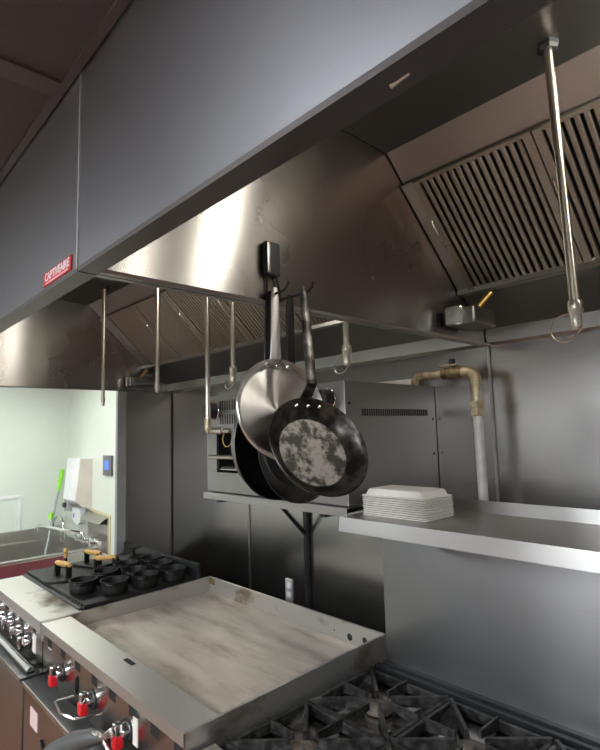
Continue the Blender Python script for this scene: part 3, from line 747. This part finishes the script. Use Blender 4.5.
for x, z in ((-2.178, .812), (-1.878, .816), (-1.606, .818)): knob(gr, x, z, .742, True)
wl = MB().tube([(-1.90, .690, .835), (-1.965, .660, .812), (-1.985, .655, .800), (-1.93, .655, .782), (-1.86, .675, .782), (-1.79, .742, .800)], .004, 8)
wl.build('wire_loop', M['chrome'], gr)
o_ = MB().box(-1.565, -1.535, .740, .7418, .795, .872); ob = o_.build('label', M['label'], gr, smooth=False); ob['label'] = 'white paper label'
MB().box(-2.335, -2.30, .7405, .7418, .857, .862).build('label_strip', M['label'], gr, smooth=False)
MB().lathe([(0, .03), (.008, .03), (.01, 0)], (-1.50, .742, .79), (0, -1, 0), 12).build('pilot_stud', M['chrome'], gr)
MB().tube([(-2.02, .741, .845), (-2.02, .737, .83), (-2.018, .737, .80), (-2.02, .741, .785)], .004, 6).build('latch', M['black'], gr)
MB().box(-2.305, -2.22, .6705, .6722, .605, .672).build('door_label', M['pink_label'], gd, smooth=False)
t2 = MB(); t2.tube([(-2.17, .669, .60), (-2.14, .669, .575), (-2.10, .669, .585), (-2.13, .669, .56), (-2.08, .669, .54)], .004, 6)
t2.build('scuff_wire', M['black'], gd)

# --- the far-left range
LX0, LX1 = -3.278, -2.408
lr = thing('gas_range', 'far left range with chrome knobs, carrying the black pots', 'range', ((LX0 + LX1) / 2, 1.13, 0))
ld = range_body(lr, LX0, LX1, 1.50, (LX0 + .01, LX1 - .01))
MB().sheet([(.730, .900), (.730, .945), (.905, .945), (.905, .86)], -.003, 'X', LX0, LX1).build('front_deck', M['deck_stained'], lr, smooth=False)
MB().box(LX0, LX1, .905, 1.50, .86, .935, .003).build('cooktop_base', M['black_steel'], lr)
MB().box(LX0 + .006, LX1 - .004, .915, 1.48, .936, .966, .004).build('cooktop_plate', M['iron'], lr)
MB().tube([(LX0 + .02, .905, .945), (LX1 - .02, .905, .945)], .012, 10).build('cooktop_rail', M['black_steel'], lr)
fl = MB()
random.seed(11)
for k in range(16):
    x = LX0 + .30 + k * .036
    if x > LX1 - .03: break
    fl.box(x, x + .012 + .012 * random.random(), .9125, .9148, .940 + .006 * random.random(), .958)
fl.build('front_wear', M['shelf'], lr, smooth=False)
MB().box(LX0, LX1, 1.482, 1.50, .93, 1.035, .003).build('back_splash', M['black_steel'], lr)
sl2 = [(x, .888) for x in (-3.13, -2.95, -2.72, -2.52)]
panel_with_slots(LX0 + .002, LX1 - .002, .742, .738, .903, sl2, .050, .036).build('control_panel', M['range'], lr, smooth=False)
MB().box(LX0 + .02, LX1 - .02, .743, .7445, .86, .905).build('slot_backing', M['black_gap'], lr, smooth=False)
for x, z in ((-3.13, .845), (-2.99, .832), (-2.85, .842), (-2.71, .835), (-2.59, .822)): knob(lr, x, z, .742, False)
MB().box(-2.535, -2.495, .7400, .7418, .79, .862).build('paper_tag', M['label'], lr, smooth=False)
MB().tube([(LX0 + .01, .705, .752), (LX1 - .02, .705, .752)], .016, 14).build('front_rail', M['chrome'], lr)

# --- the near open-burner range with riser and over-shelf
BX0, BX1 = -1.238, -.30
br_ = thing('burner_range', 'nearest range with open cast iron burners and tall riser', 'range', ((BX0 + BX1) / 2, 1.13, 0))
range_body(br_, BX0, BX1, 1.50, (BX0 + .01, BX1 - .01))
MB().sheet([(.730, .85), (.730, .895), (.812, .895), (.812, .84)], -.003, 'X', BX0, BX1).build('front_deck', M['deck'], br_, smooth=False)
panel_with_slots(BX0 + .004, BX1 - .004, .742, .738, .86, [], .04, .03).build('control_panel', M['range'], br_, smooth=False)
for x in (-1.08, -.92, -.78, -.62, -.46): knob(br_, x, .80, .742, True)
MB().box(BX0 + .004, BX1 - .004, .816, 1.478, .80, .842).build('drip_pan', M['bowl'], br_, smooth=False)
f = MB(); f.box(BX0, BX0 + .012, .816, 1.478, .84, .886); f.box(BX1 - .012, BX1, .816, 1.478, .84, .886); f.box(BX0 + .012, BX1 - .012, 1.455, 1.478, .84, .898)
f.build('burner_box', M['black_steel'], br_, smooth=False)
MB().box(BX0 + .03, BX1, 1.500, 1.518, .86, 1.395, .002).build('riser_panel', M['riser'], br_)
MB().box(BX0 + .03, BX1, 1.480, 1.500, .865, .905).build('riser_foot', M['black_steel'], br_, smooth=False)
RSX0, RSX1 = -1.150, -.24
f = MB().sheet([(1.218, 1.388), (1.224, 1.4305), (1.552, 1.4305), (1.556, 1.468)], -.003, 'X', RSX0, RSX1)
f.prism([(1.219, 1.388), (1.224, 1.4295), (1.54, 1.4295), (1.50, 1.396)], 'X', RSX0, RSX0 + .003)
f.build('over_shelf', M['shelf'], br_, smooth=False)
# grates: a square frame, four tall corner ribs running to the centre and eight fingers
def grate(cx, cy, label=None):
    h = .1505; zt = .900
    g = MB()
    for (xa, xb, ya, yb) in ((-h, h, -h, -h + .012), (-h, h, h - .012, h), (-h, -h + .012, -h + .012, h - .012), (h - .012, h, -h + .012, h - .012)):
        g.box(cx + xa, cx + xb, cy + ya, cy + yb, zt - .036, zt - .008, .002)
    def fin(a, b, w, top, deep):
        d = (V(b) - V(a)); n = V((-d.y, d.x)).normalized() * w / 2
        vs = []
        for p, zb in ((V(a), zt - deep[0]), (V(b), zt - deep[1])):
            for s in (-1, 1):
                vs.append(g.bm.verts.new((p.x + n.x * s, p.y + n.y * s, zb))); vs.append(g.bm.verts.new((p.x + n.x * s * .7, p.y + n.y * s * .7, top)))
        F = g.bm.faces.new
        F((vs[0], vs[1], vs[3], vs[2])); F((vs[4], vs[6], vs[7], vs[5])); F((vs[0], vs[4], vs[5], vs[1])); F((vs[2], vs[3], vs[7], vs[6])); F((vs[1], vs[5], vs[7], vs[3])); F((vs[0], vs[2], vs[6], vs[4]))
    for sx in (-1, 1):
        for sy in (-1, 1):
            fin((cx + sx * (h - .004), cy + sy * (h - .004)), (cx + sx * .026, cy + sy * .026), .015, zt, (.034, .024))
    for k, (ux, uy) in enumerate(((1, 0), (-1, 0), (0, 1), (0, -1))):
        fin((cx + ux * (h - .004), cy + uy * (h - .004)), (cx + ux * .045, cy + uy * .045), .010, zt, (.034, .018))
    # sloping cast webs between the corner ribs and the frame
    for sx in (-1, 1):
        for sy in (-1, 1):
            q = [(cx + sx * h * .92, cy + sy * h * .92, zt - .012), (cx + sx * h * .92, cy + sy * .055, zt - .040), (cx + sx * .055, cy + sy * .042, zt - .050)]
            for tri in (q,):
                A = [g.bm.verts.new(p) for p in tri]; B = [g.bm.verts.new((p[0], p[1], p[2] - .006)) for p in tri]
                g.bm.faces.new(A); g.bm.faces.new(B[::-1])
                for i in range(3): g.bm.faces.new((A[i], B[i], B[(i+1) % 3], A[(i+1) % 3]))
    o = g.build('grate', M['iron_grate'], br_, smooth=False)
    b = MB().lathe([(0, .030), (.034, .029), (.042, .025), (.043, .014), (.034, .010), (.020, .0), (.020, -.01), (0, -.01)], (cx, cy, .850), seg=28)
    b.build('burner', M['burner'], br_)
for cx in (-1.076, -.772, -.468):
    for cy in (1.287, .983): grate(cx, cy)

# ------------------------------------------------------------------ stacked trays on the over-shelf
def tray_mesh(x0, x1, y0, y1, z, hgt):
    """an upside-down shallow tray: flared rim below, rounded base above"""
    m = MB(); rings = []
    def ring(ins, zz, r, n=5):
        pts = []
        for (cx, cy, a0) in ((x1 - ins - r, y1 - ins - r, 0), (x0 + ins + r, y1 - ins - r, PI / 2), (x0 + ins + r, y0 + ins + r, PI), (x1 - ins - r, y0 + ins + r, 1.5 * PI)):
            for k in range(n + 1):
                a = a0 + PI / 2 * k / n; pts.append((cx + r * math.cos(a), cy + r * math.sin(a), zz))
        return [m.bm.verts.new(p) for p in pts]
    prof = [(0, z, .012), (-.0025, z + .001, .013), (-.0025, z + .0028, .013), (0, z + .004, .012), (.007, z + .0045, .012), (.013, z + hgt - .005, .012), (.016, z + hgt - .0012, .012), (.021, z + hgt, .011)]
    rs = [ring(*p) for p in prof]
    inner = ring(.006, z + .001, .011); deep = ring(.020, z + hgt - .003, .011)
    for a, b in zip(rs, rs[1:]):
        for k in range(len(a)): m.bm.faces.new((a[k], a[(k+1) % len(a)], b[(k+1) % len(a)], b[k]))
    m.bm.faces.new(rs[-1])
    for a, b in ((rs[0], inner), (inner, deep)):
        for k in range(len(a)): m.bm.faces.new((b[k], b[(k+1) % len(a)], a[(k+1) % len(a)], a[k]))
    m.bm.faces.new(deep[::-1])
    return m
tx0, tx1, ty0, ty1 = -1.120, -.884, 1.300, 1.455
NT = 10; tp = .0066
ordn = ['resting on the range shelf, lowest of the stack', 'second from the bottom of the tray stack', 'third from the bottom of the tray stack', 'fourth from the bottom of the tray stack',
        'fifth from the bottom of the tray stack', 'fifth from the top of the tray stack', 'fourth from the top of the tray stack', 'third from the top of the tray stack', 'second from the top of the tray stack', 'topmost of the stack, its whole base showing']
base = tray_mesh(tx0, tx1, ty0, ty1, 1.4310, .0235).build('serving_tray', M['tray'], origin=((tx0 + tx1) / 2, (ty0 + ty1) / 2, 1.4310))
tag(base, 'off-white upturned tray ' + ordn[0], 'tray', 'off-white trays stacked on the range shelf')
random.seed(5)
for k in range(1, NT):
    c = base.copy(); C.objects.link(c); c.location = base.location + V((random.uniform(-.0012, .0012), random.uniform(-.0012, .0012), k * tp))
    c['label'] = 'off-white upturned tray ' + ordn[k]

# ------------------------------------------------------------------ pots, presses and skillet on the far-left range
ZP = .9665
def pot(x, y, label, proto=[]):
    if not proto:
        t = thing('cast_iron_pot', label, 'pot', (x, y, ZP), 'small black pots on the far left range')
        R = .062
        MB().lathe([(0, 0), (R * .90, 0), (R * .97, .006), (R, .03), (R * 1.01, .052), (R * 1.05, .056), (R * 1.05, .060), (R * .97, .060), (R * .94, .052), (R * .92, .012), (R * .84, .006), (0, .006)], (x, y, ZP), seg=36).build('pot_body', M['iron'], t)
        for s in (-1, 1):
            d = V((.8 * s, -.6 * s, 0))
            w_ = V((.6, .8, 0))
            p = V((x, y, ZP + .052)) + d * R
            MB().tube([p + w_ * .02, p + w_ * .018 + d * .012, p + w_ * .008 + d * .019, p - w_ * .008 + d * .019, p - w_ * .018 + d * .012, p - w_ * .02], .004, 8).build('pot_handle', M['iron'], t)
        proto.append(t); return t
    s = proto[0]
    return copy_thing(s, (x - s.location.x, y - s.location.y, 0), label)
pot(-2.625, .985, 'black iron pot at the front left of the pot cluster')
pot(-2.500, 1.085, 'black iron pot nearest the griddle side, at the front right of the cluster')
pot(-2.486, 1.235, 'black iron pot beside the griddle splash, middle of the right side')
pot(-2.480, 1.385, 'black iron pot at the rear right corner of the cluster')
pot(-2.705, 1.125, 'black iron pot behind the front left pot, beside the round press')
pot(-2.620, 1.240, 'black iron pot in the middle of the cluster')
pot(-2.640, 1.400, 'black iron pot against the back splash, second from right')
pot(-2.775, 1.270, 'black iron pot in the cluster middle, left of centre')
pot(-2.790, 1.420, 'black iron pot against the back splash, third from right')

def press(c, rad, ang, label, square=False):
    x, y, z = c
    t = thing('grill_press', label, 'grill press', (x, y, z), 'iron presses with wooden grips on the far left range')
    if square:
        m4 = Matrix.Translation(V((x, y, z + .006))) @ Matrix.Rotation(ang, 4, 'Z')
        MB().box(-rad, rad, -rad * .55, rad * .55, -.006, .006, .003, mat=m4).build('plate', M['iron'], t)
    else:
        MB().lathe([(0, 0), (rad, 0), (rad, .008), (rad - .004, .011), (0, .011)], (x, y, z), seg=44).build('plate', M['iron'], t)
    u = V((math.cos(ang), math.sin(ang), 0)); hh = .066
    for s in (-1, 1):
        p = V((x, y, z + .009)) + u * (s * .050)
        MB().strap([p, p + V((0, 0, .045)), p + V((0, 0, hh))], V((-u.y, u.x, 0)), .030, .010).build('post', M['iron'], t)
    a = V((x, y, z + .009 + hh)) - u * .062; b = a + u * .124
    MB().tube([a, a.lerp(b, .06), a.lerp(b, .5), a.lerp(b, .94), b], [.010, .013, .014, .013, .010], 14).build('grip', M['wood'], t)
    return t
press((-2.945, 1.000, ZP), .100, .25, 'round black press with yellow wooden grip at the front left')
press((-2.905, 1.205, ZP), .060, .9, 'middle black press with wooden grip behind the round press', True)
press((-3.095, 1.215, ZP), .100, .35, 'rearmost black press with long wooden grip near the sink', True)
sk = thing('small_skillet', 'small black lidded skillet with raised flat knob near the stub wall', 'skillet', (-2.955, 1.395, ZP))
MB().lathe([(0, 0), (.065, 0), (.078, .035), (.080, .038), (.060, .046), (.016, .052), (.009, .056), (.008, .085), (.045, .092), (.046, .097), (0, .100)], (-2.955, 1.395, ZP), seg=36).build('skillet_body', M['iron'], sk)
MB().strap([(-2.925, 1.325, ZP + .032), (-2.90, 1.29, ZP + .04), (-2.875, 1.255, ZP + .075)], (1, .6, 0), .02, .006).build('skillet_handle', M['iron'], sk)
fn = thing('wooden_knob_pot_lid', 'small turned wooden knob lid behind the rear press', 'lid', (-3.20, 1.10, ZP))
MB().lathe([(0, 0), (.036, 0), (.034, .006), (.010, .012), (.008, .05), (0, .05)], (-3.20, 1.10, ZP), seg=28).build('lid', M['iron'], fn)
MB().lathe([(0, .048), (.010, .05), (.012, .062), (.008, .072), (.014, .085), (.010, .1), (0, .104)], (-3.20, 1.10, ZP), seg=20).build('knob', M['wood'], fn)

# grey tube with a crumpled foil end at the third red knob
gh = thing('foil_tipped_tube', 'thick grey tube with crumpled foil end at the third red knob', 'tube', (-1.65, .60, .79))
MB().tube([(-1.622, .690, .815), (-1.638, .672, .814), (-1.668, .655, .807), (-1.715, .625, .787), (-1.765, .585, .755), (-1.80, .55, .71), (-1.82, .52, .64)], [.007, .017, .025, .029, .030, .030, .030], 22).build('tube_sleeve', M['grey_rubber'], gh)
fo = MB(); random.seed(9)
pts = [(-1.655, .655, .824), (-1.640, .665, .825), (-1.628, .676, .816), (-1.616, .682, .822), (-1.606, .688, .832), (-1.598, .692, .822)]
fo.tube([V(p) + V((random.uniform(-.003, .003), random.uniform(-.003, .003), random.uniform(-.003, .003))) for p in pts], [.007, .009, .007, .010, .012, .006], 9)
fo.tube([(-1.628, .676, .812), (-1.622, .680, .797), (-1.610, .684, .786), (-1.600, .688, .780)], [.005, .006, .005, .004], 7)
fo.tube([(-1.69, .628, .808), (-1.672, .642, .818), (-1.650, .658, .824)], [.002, .005, .007], 7)
fo.build('foil_end', M['foil'], gh)

# ------------------------------------------------------------------ sink corner
sk2 = thing('stainless_sink', 'long stainless sink along the white left wall', 'sink', (-4.95, .9, 0))
SX0, SX1, SY0, SY1, SZ = -5.345, -4.56, -.3, 1.82, .765
b = MB()
b.sheet([(SX1 + .004, SZ - .26), (SX1 + .006, SZ - .02), (SX1 + .002, SZ), (SX1 - .035, SZ - .004), (SX1 - .045, SZ - .30), (SX0 + .06, SZ - .30), (SX0 + .05, SZ), (SX0 + .015, SZ + .01), (SX0 + .012, SZ + .108)], .003, 'Y', SY0, SY1)
b.box(SX0 + .02, SX1, SY1 - .012, SY1, SZ - .3, SZ + .01); b.box(SX0 + .02, SX1, SY0, SY0 + .012, SZ - .3, SZ + .01)
b.build('basin', M['sink'], sk2, smooth=False)
pq = MB().box(SX1 + .008, SX1 + .012, SY0, 1.56, SZ - .26, SZ - .02).build('apron_panel', plain('dull_red_panel', (.16, .035, .045), .5), sk2, smooth=False); pq['label'] = 'dull red panel'
MB().tube([(SX1 - .006, SY0, SZ - .004), (SX1 - .006, SY1, SZ - .004)], .014, 14).build('rolled_rim', M['shelf'], sk2)
for x in (SX0 + .12, SX1 - .08):
    for y in (SY0 + .1, .78, SY1 - .1): MB().tube([(x, y, 0), (x, y, SZ - .3)], .02, 12).build('leg', M['chrome'], sk2)
ss = thing('side_splash', 'stainless corner splash plate with yellowed sealant behind the taps', 'splash plate', (-4.5, YW, 1.0))
MB().prism([(-4.77, .74), (-4.77, 1.085), (-4.31, 1.055), (-4.295, .735)], 'Y', YW - .010, YW - .002).build('sealant', M['caulk'], ss, smooth=False)
b = MB(); b.prism([(-4.755, .74), (-4.755, 1.03), (-4.325, 1.03), (-4.325, .74)], 'Y', YW - .018, YW - .008)
b.quad((-4.755, YW - .018, 1.065), (-4.325, YW - .018, 1.04), (-4.37, YW - .075, .985), (-4.80, YW - .075, .985))
b.quad((-4.80, YW - .075, .985), (-4.37, YW - .075, .985), (-4.36, YW - .018, .975), (-4.78, YW - .018, .975))
b.build('splash_plate', M['sink'], ss, smooth=False)
fc = thing('kitchen_faucet', 'chrome wall faucet with long swing spout over the sink', 'faucet', (-4.55, 1.72, .85))
MB().tube([(-4.55, 1.70, .855), (-4.55, 1.70, .898), (-4.565, 1.69, .906), (-4.75, 1.61, .918), (-4.96, 1.52, .934), (-5.06, 1.50, .932), (-5.085, 1.49, .915), (-5.09, 1.488, .875)], .015, 14).build('spout', M['chrome'], fc)
MB().tube([(-4.66, 1.74, .858), (-4.30, 1.74, .848)], .017, 14).build('valve_body', M['chrome'], fc)
for x in (-4.66, -4.50, -4.36):
    MB().lathe([(0, 0), (.026, 0), (.026, .014), (.014, .02), (.012, .055), (0, .056)], (x, 1.735, .853), (-.15, -1, .1), 16).build('tap_handle', M['chrome'], fc)
    MB().box(x - .006, x + .006, 1.675, 1.687, .82, .90, .003).build('tap_lever', M['chrome'], fc)
MB().tube([(-4.60, 1.74, .85), (-4.60, YW - .02, .85)], .012, 10).build('supply', M['chrome'], fc)
gn = thing('spray_hose', 'curved chrome hose loop behind the faucet spout', 'hose', (-5.2, 1.72, .8))
MB().tube([(-5.02, 1.70, .80), (-5.02, 1.70, .86)] + arc((-5.15, 1.70, .885), .13, 0, PI, (1, 0, 0), (0, 0, .7), 14) + [(-5.28, 1.70, .80)], .014, 12).build('hose_loop', M['chrome'], gn)
MB().lathe([(0, 0), (.022, 0), (.022, .02), (0, .02)], (-5.02, 1.70, SZ + .012), seg=14).build('hose_base', M['chrome'], gn)

pd = thing('paper_towel_dispenser', 'white paper towel dispenser with beige side above the taps', 'dispenser', (-4.87, YW, 1.3))
# tall box, deeper at the bottom: front cover white, cheeks beige
for xa, xb in ((-5.030, -5.016), (-4.724, -4.710)):
    MB().prism([(YW - .001, 1.512), (YW - .108, 1.518), (YW - .140, 1.165), (YW - .09, 1.10), (YW - .001, 1.078)], 'X', xa, xb).build('cheek', M['beige_plastic'], pd, smooth=False)
MB().prism([(YW - .002, 1.510), (YW - .112, 1.517), (YW - .147, 1.155), (YW - .09, 1.115), (YW - .002, 1.095)], 'X', -5.015, -4.725).build('cover', M['white_plastic'], pd, smooth=False)
MB().lathe([(0, .003), (.006, .002), (.007, 0)], (-4.93, YW - .115, 1.48), (0, -1, .2), 12).build('lock', M['grey_pole'], pd)
bk = thing('soap_bracket', 'grey bracket with black button under the towel dispenser', 'bracket', (-5.09, YW, 1.1))
MB().box(-5.15, -5.035, YW - .09, YW - .001, 1.03, 1.14, .006).build('bracket_body', M['grey_pole'], bk)
MB().lathe([(0, .024), (.02, .024), (.024, .018), (.024, 0)], (-5.11, YW - .09, 1.085), (0, -1, 0), 18).build('button', M['black'], bk)
bg = thing('soap_bag', 'white soap pouch with small blue print under the dispenser', 'pouch', (-4.88, YW, 1.0))
MB().prism([(-4.98, 1.075), (-4.80, 1.075), (-4.79, .96), (-4.86, .93), (-4.98, .965)], 'Y', YW - .075, YW - .02).build('pouch', M['white_plastic'], bg, smooth=False)
MB().box(-4.955, -4.925, YW - .0765, YW - .0748, .985, 1.02).build('blue_print', plain('blue_print', (.15, .25, .62), .5), bg, smooth=False)

th = thing('wall_controller', 'grey wall controller with glowing blue screen on the white wall', 'controller', (-4.35, YW, 1.46))
MB().box(-4.435, -4.268, YW - .022, YW - .001, 1.378, 1.545, .004).build('housing', plain('controller_grey', (.12, .12, .125), .4), th)
MB().box(-4.405, -4.305, YW - .0245, YW - .0215, 1.425, 1.505).build('screen', lamp_mat('blue_screen', (.16, .34, 1.), .75, (.02, .03, .06)), th, smooth=False)

bm_ = thing('scrub_brush', 'lime green gripped brush with grey pole leaning in the sink corner', 'brush', (-5.24, 1.64, .48))
MB().tube([(-5.225, 1.585, .50), (-5.268, 1.73, 1.20)], .011, 10).build('pole', M['grey_pole'], bm_)
MB().tube([(-5.268, 1.73, 1.20), (-5.275, 1.75, 1.30), (-5.285, 1.77, 1.40)], [.014, .020, .021], 12).build('grip', M['green'], bm_)
MB().tube([(-5.246, 1.655, .955), (-5.25, 1.668, 1.01)], .019, 12).build('collar', M['green'], bm_)
MB().box(-5.27, -5.18, 1.54, 1.63, .47, .52, .01).build('brush_head', M['green'], bm_)

# ------------------------------------------------------------------ light and camera
wd = bpy.data.worlds.new('dim_interior'); S.world = wd; wd.use_nodes = True
wd.node_tree.nodes['Background'].inputs['Color'].default_value = (.5, .5, .52, 1)
wd.node_tree.nodes['Background'].inputs['Strength'].default_value = .05

cam = bpy.data.cameras.new('camera'); co = bpy.data.objects.new('camera', cam); C.objects.link(co)
yaw, pit, rol, fpx = math.radians(42.9844), math.radians(6.1901), math.radians(-1.6053), 521.13
F = V((-math.cos(yaw) * math.cos(pit), math.sin(yaw) * math.cos(pit), math.sin(pit)))
R_ = F.cross(V((0, 0, 1))).normalized(); U_ = R_.cross(F)
R2 = R_ * math.cos(rol) + U_ * math.sin(rol); U2 = U_ * math.cos(rol) - R_ * math.sin(rol)
mw = Matrix(((R2.x, U2.x, -F.x, 0), (R2.y, U2.y, -F.y, 0), (R2.z, U2.z, -F.z, 1.70), (0, 0, 0, 1)))
co.matrix_world = mw
cam.sensor_fit = 'HORIZONTAL'; cam.sensor_width = 36; cam.lens = fpx / 600 * 36; cam.clip_start = .01
S.camera = co
S.view_settings.view_transform = 'Standard'; S.view_settings.look = 'None'; S.view_settings.gamma = 1; S.view_settings.use_curve_mapping = False
S.view_settings.exposure = 0.0
